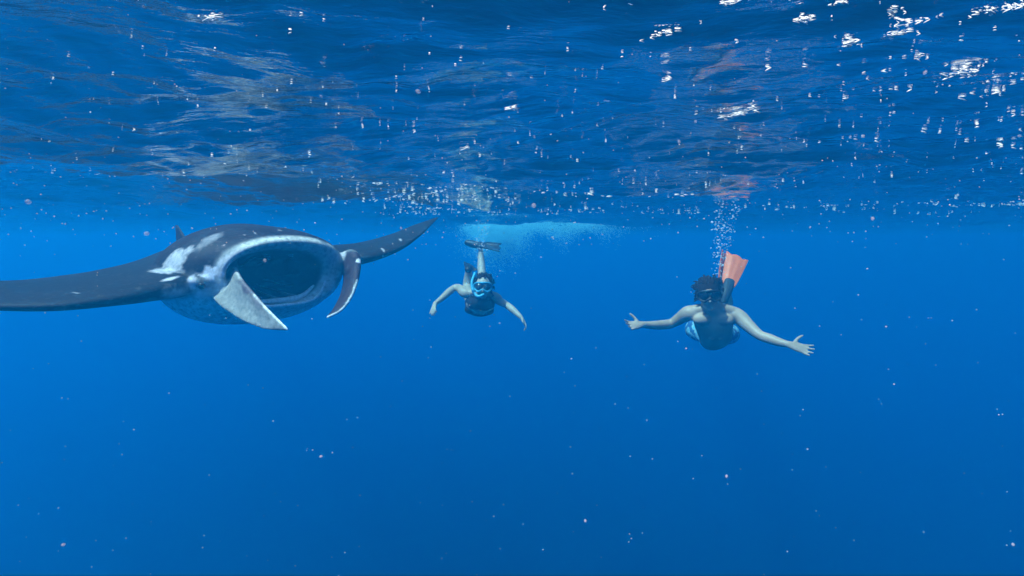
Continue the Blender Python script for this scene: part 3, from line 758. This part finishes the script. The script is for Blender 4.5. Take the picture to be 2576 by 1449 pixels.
def surface_specks():
    """Specks of foam and tiny bubbles just under the surface, in drifting bands, plus flecks shaped as sun glints."""
    rng = np.random.default_rng(21); pts, rr = [], []
    def add(x, y, z, r, stretch=1.6):
        pts.append((x, y, z)); rr.append((r * stretch * rng.uniform(.7, 1.4), r * rng.uniform(.7, 1.2), r * rng.uniform(.4, .8)))
    X, Y, Rr, St = [], [], [], []
    def clump(cx, cy, sx, sy, n, r0, r1, st=1.8):
        for _ in range(n):
            X.append(cx + rng.normal(0, sx)); Y.append(cy + rng.normal(0, sy)); Rr.append(math.exp(rng.uniform(math.log(r0), math.log(r1)))); St.append(st)
    # far bands of bubbles (4-9 m away)
    for _ in range(34):
        cx = rng.uniform(-1.2, 5.5); cy = rng.uniform(3.2, 7.5); clump(cx, cy, .35, .16, rng.integers(5, 26), .0025, .009, 2.0)
    for _ in range(26):
        cx = rng.uniform(-1.6, 1.2); cy = rng.uniform(4.0, 7.5); clump(cx, cy, .25, .2, rng.integers(5, 22), .0025, .008, 1.8)
    # nearer, sparse
    for _ in range(380):
        y = rng.uniform(.7, 3.4); x = rng.uniform(-.95, .95) * y * .85 + .1; X.append(x); Y.append(y); Rr.append(math.exp(rng.uniform(math.log(.0006), math.log(.0022))) * (0.5 + y * .5)); St.append(1.5)
    # sun glitter at upper right, modelled as pale specks
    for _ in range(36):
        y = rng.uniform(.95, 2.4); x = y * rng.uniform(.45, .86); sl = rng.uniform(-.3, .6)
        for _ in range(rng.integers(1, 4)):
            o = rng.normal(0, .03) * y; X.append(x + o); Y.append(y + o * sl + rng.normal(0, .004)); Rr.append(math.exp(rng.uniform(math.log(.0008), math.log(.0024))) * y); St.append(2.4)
    # long white flecks standing in for sun glints, mostly at upper right
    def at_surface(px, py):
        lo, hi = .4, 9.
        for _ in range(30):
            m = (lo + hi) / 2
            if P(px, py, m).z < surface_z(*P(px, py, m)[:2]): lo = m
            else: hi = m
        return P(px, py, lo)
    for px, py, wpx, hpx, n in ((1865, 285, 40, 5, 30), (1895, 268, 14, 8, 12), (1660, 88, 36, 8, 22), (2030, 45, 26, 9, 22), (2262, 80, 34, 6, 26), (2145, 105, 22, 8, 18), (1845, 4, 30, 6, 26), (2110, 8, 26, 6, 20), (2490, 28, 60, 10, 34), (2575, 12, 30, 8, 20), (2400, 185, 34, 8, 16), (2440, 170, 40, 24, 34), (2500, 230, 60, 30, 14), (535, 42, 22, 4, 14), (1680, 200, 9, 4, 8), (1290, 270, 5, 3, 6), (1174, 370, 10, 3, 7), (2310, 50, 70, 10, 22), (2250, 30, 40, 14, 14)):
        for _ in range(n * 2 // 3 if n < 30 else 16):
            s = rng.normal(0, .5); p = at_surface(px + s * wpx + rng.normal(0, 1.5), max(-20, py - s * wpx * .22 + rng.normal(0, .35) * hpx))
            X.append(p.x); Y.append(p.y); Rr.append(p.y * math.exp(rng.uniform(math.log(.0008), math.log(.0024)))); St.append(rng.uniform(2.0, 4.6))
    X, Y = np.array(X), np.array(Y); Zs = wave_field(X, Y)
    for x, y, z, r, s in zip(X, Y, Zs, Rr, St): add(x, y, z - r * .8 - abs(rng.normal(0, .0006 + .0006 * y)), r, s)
    blobs('foam_and_glint_specks', pts, rr, M_foam_glint, 'white specks of foam and tiny bubbles under the surface, with flecks standing in for sun glints', 5, flat=.5)
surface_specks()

def drift():
    rng = np.random.default_rng(8); pts, rr = [], []
    while len(pts) < 1000:
        d = .5 + 6 * rng.random() ** .8; px = rng.uniform(-50, 2630); py = rng.uniform(0, 1449)
        if py > 620 and rng.random() < .88: continue
        p = P(px, py, d)
        if p.z > surface_z(p.x, p.y) - .02: continue
        pts.append(p); rr.append(d * math.exp(-rng.exponential(.9)) * .0013)
    blobs('drifting_particles', pts, rr, M_speck, 'pale specks of plankton drifting through the water', 6, flat=.85, hi=True)
    pts, rr = [], []
    while len(pts) < 28:
        d = rng.uniform(.35, 1.6); px = rng.uniform(0, 2576); py = rng.uniform(0, 1449) ** 1.0 if len(pts) < 22 else rng.uniform(0, 620)
        p = P(px, py, d)
        if p.z > surface_z(p.x, p.y) - .01: continue
        pts.append(p); rr.append(d * rng.uniform(.0012, .0042))
    blobs('blurred_specks', pts, rr, M_blur, 'translucent pinkish soft blobs imitating the blurred backscatter of specks close by', 12, flat=.9, hi=True)
drift()

def splash_cloud():
    """White water stirred up just under the surface, some way behind the woman."""
    rng = np.random.default_rng(31); pts, rr = [], []
    cl = [(rng.normal(1245, 30), abs(rng.normal(0, .22)), rng.uniform(8, 18), rng.uniform(.06, .16)) for _ in range(22)]
    while len(pts) < 42000:
        a = rng.random(); d = rng.normal(13, .5)
        if a < .55: px = rng.normal(1252, 36); depth = abs(rng.normal(0, .34))
        elif a < .75: c = cl[rng.integers(len(cl))]; px = rng.normal(c[0], c[2]); depth = abs(c[1] + rng.normal(0, c[3]))
        else: px = rng.normal(1390, 85); depth = abs(rng.normal(0, .15)) * (1 + .4 * math.sin(px * .05))
        p = P(px, 604, d); z = surface_z(p.x, p.y) - .02 - depth
        if z < CZ - .8: continue
        pts.append((p.x, p.y, z)); rr.append(rng.uniform(.0045, .0085))
    blobs('splash_bubbles', pts, rr, skin_mat('white_water', .5, .5, attr=False, color=(.35, .88, .98), var=.04, scale=60, bump=0), 'bright cloud of fine bubbles under the surface far behind the woman', 7, flat=.9, lo=True)
splash_cloud()
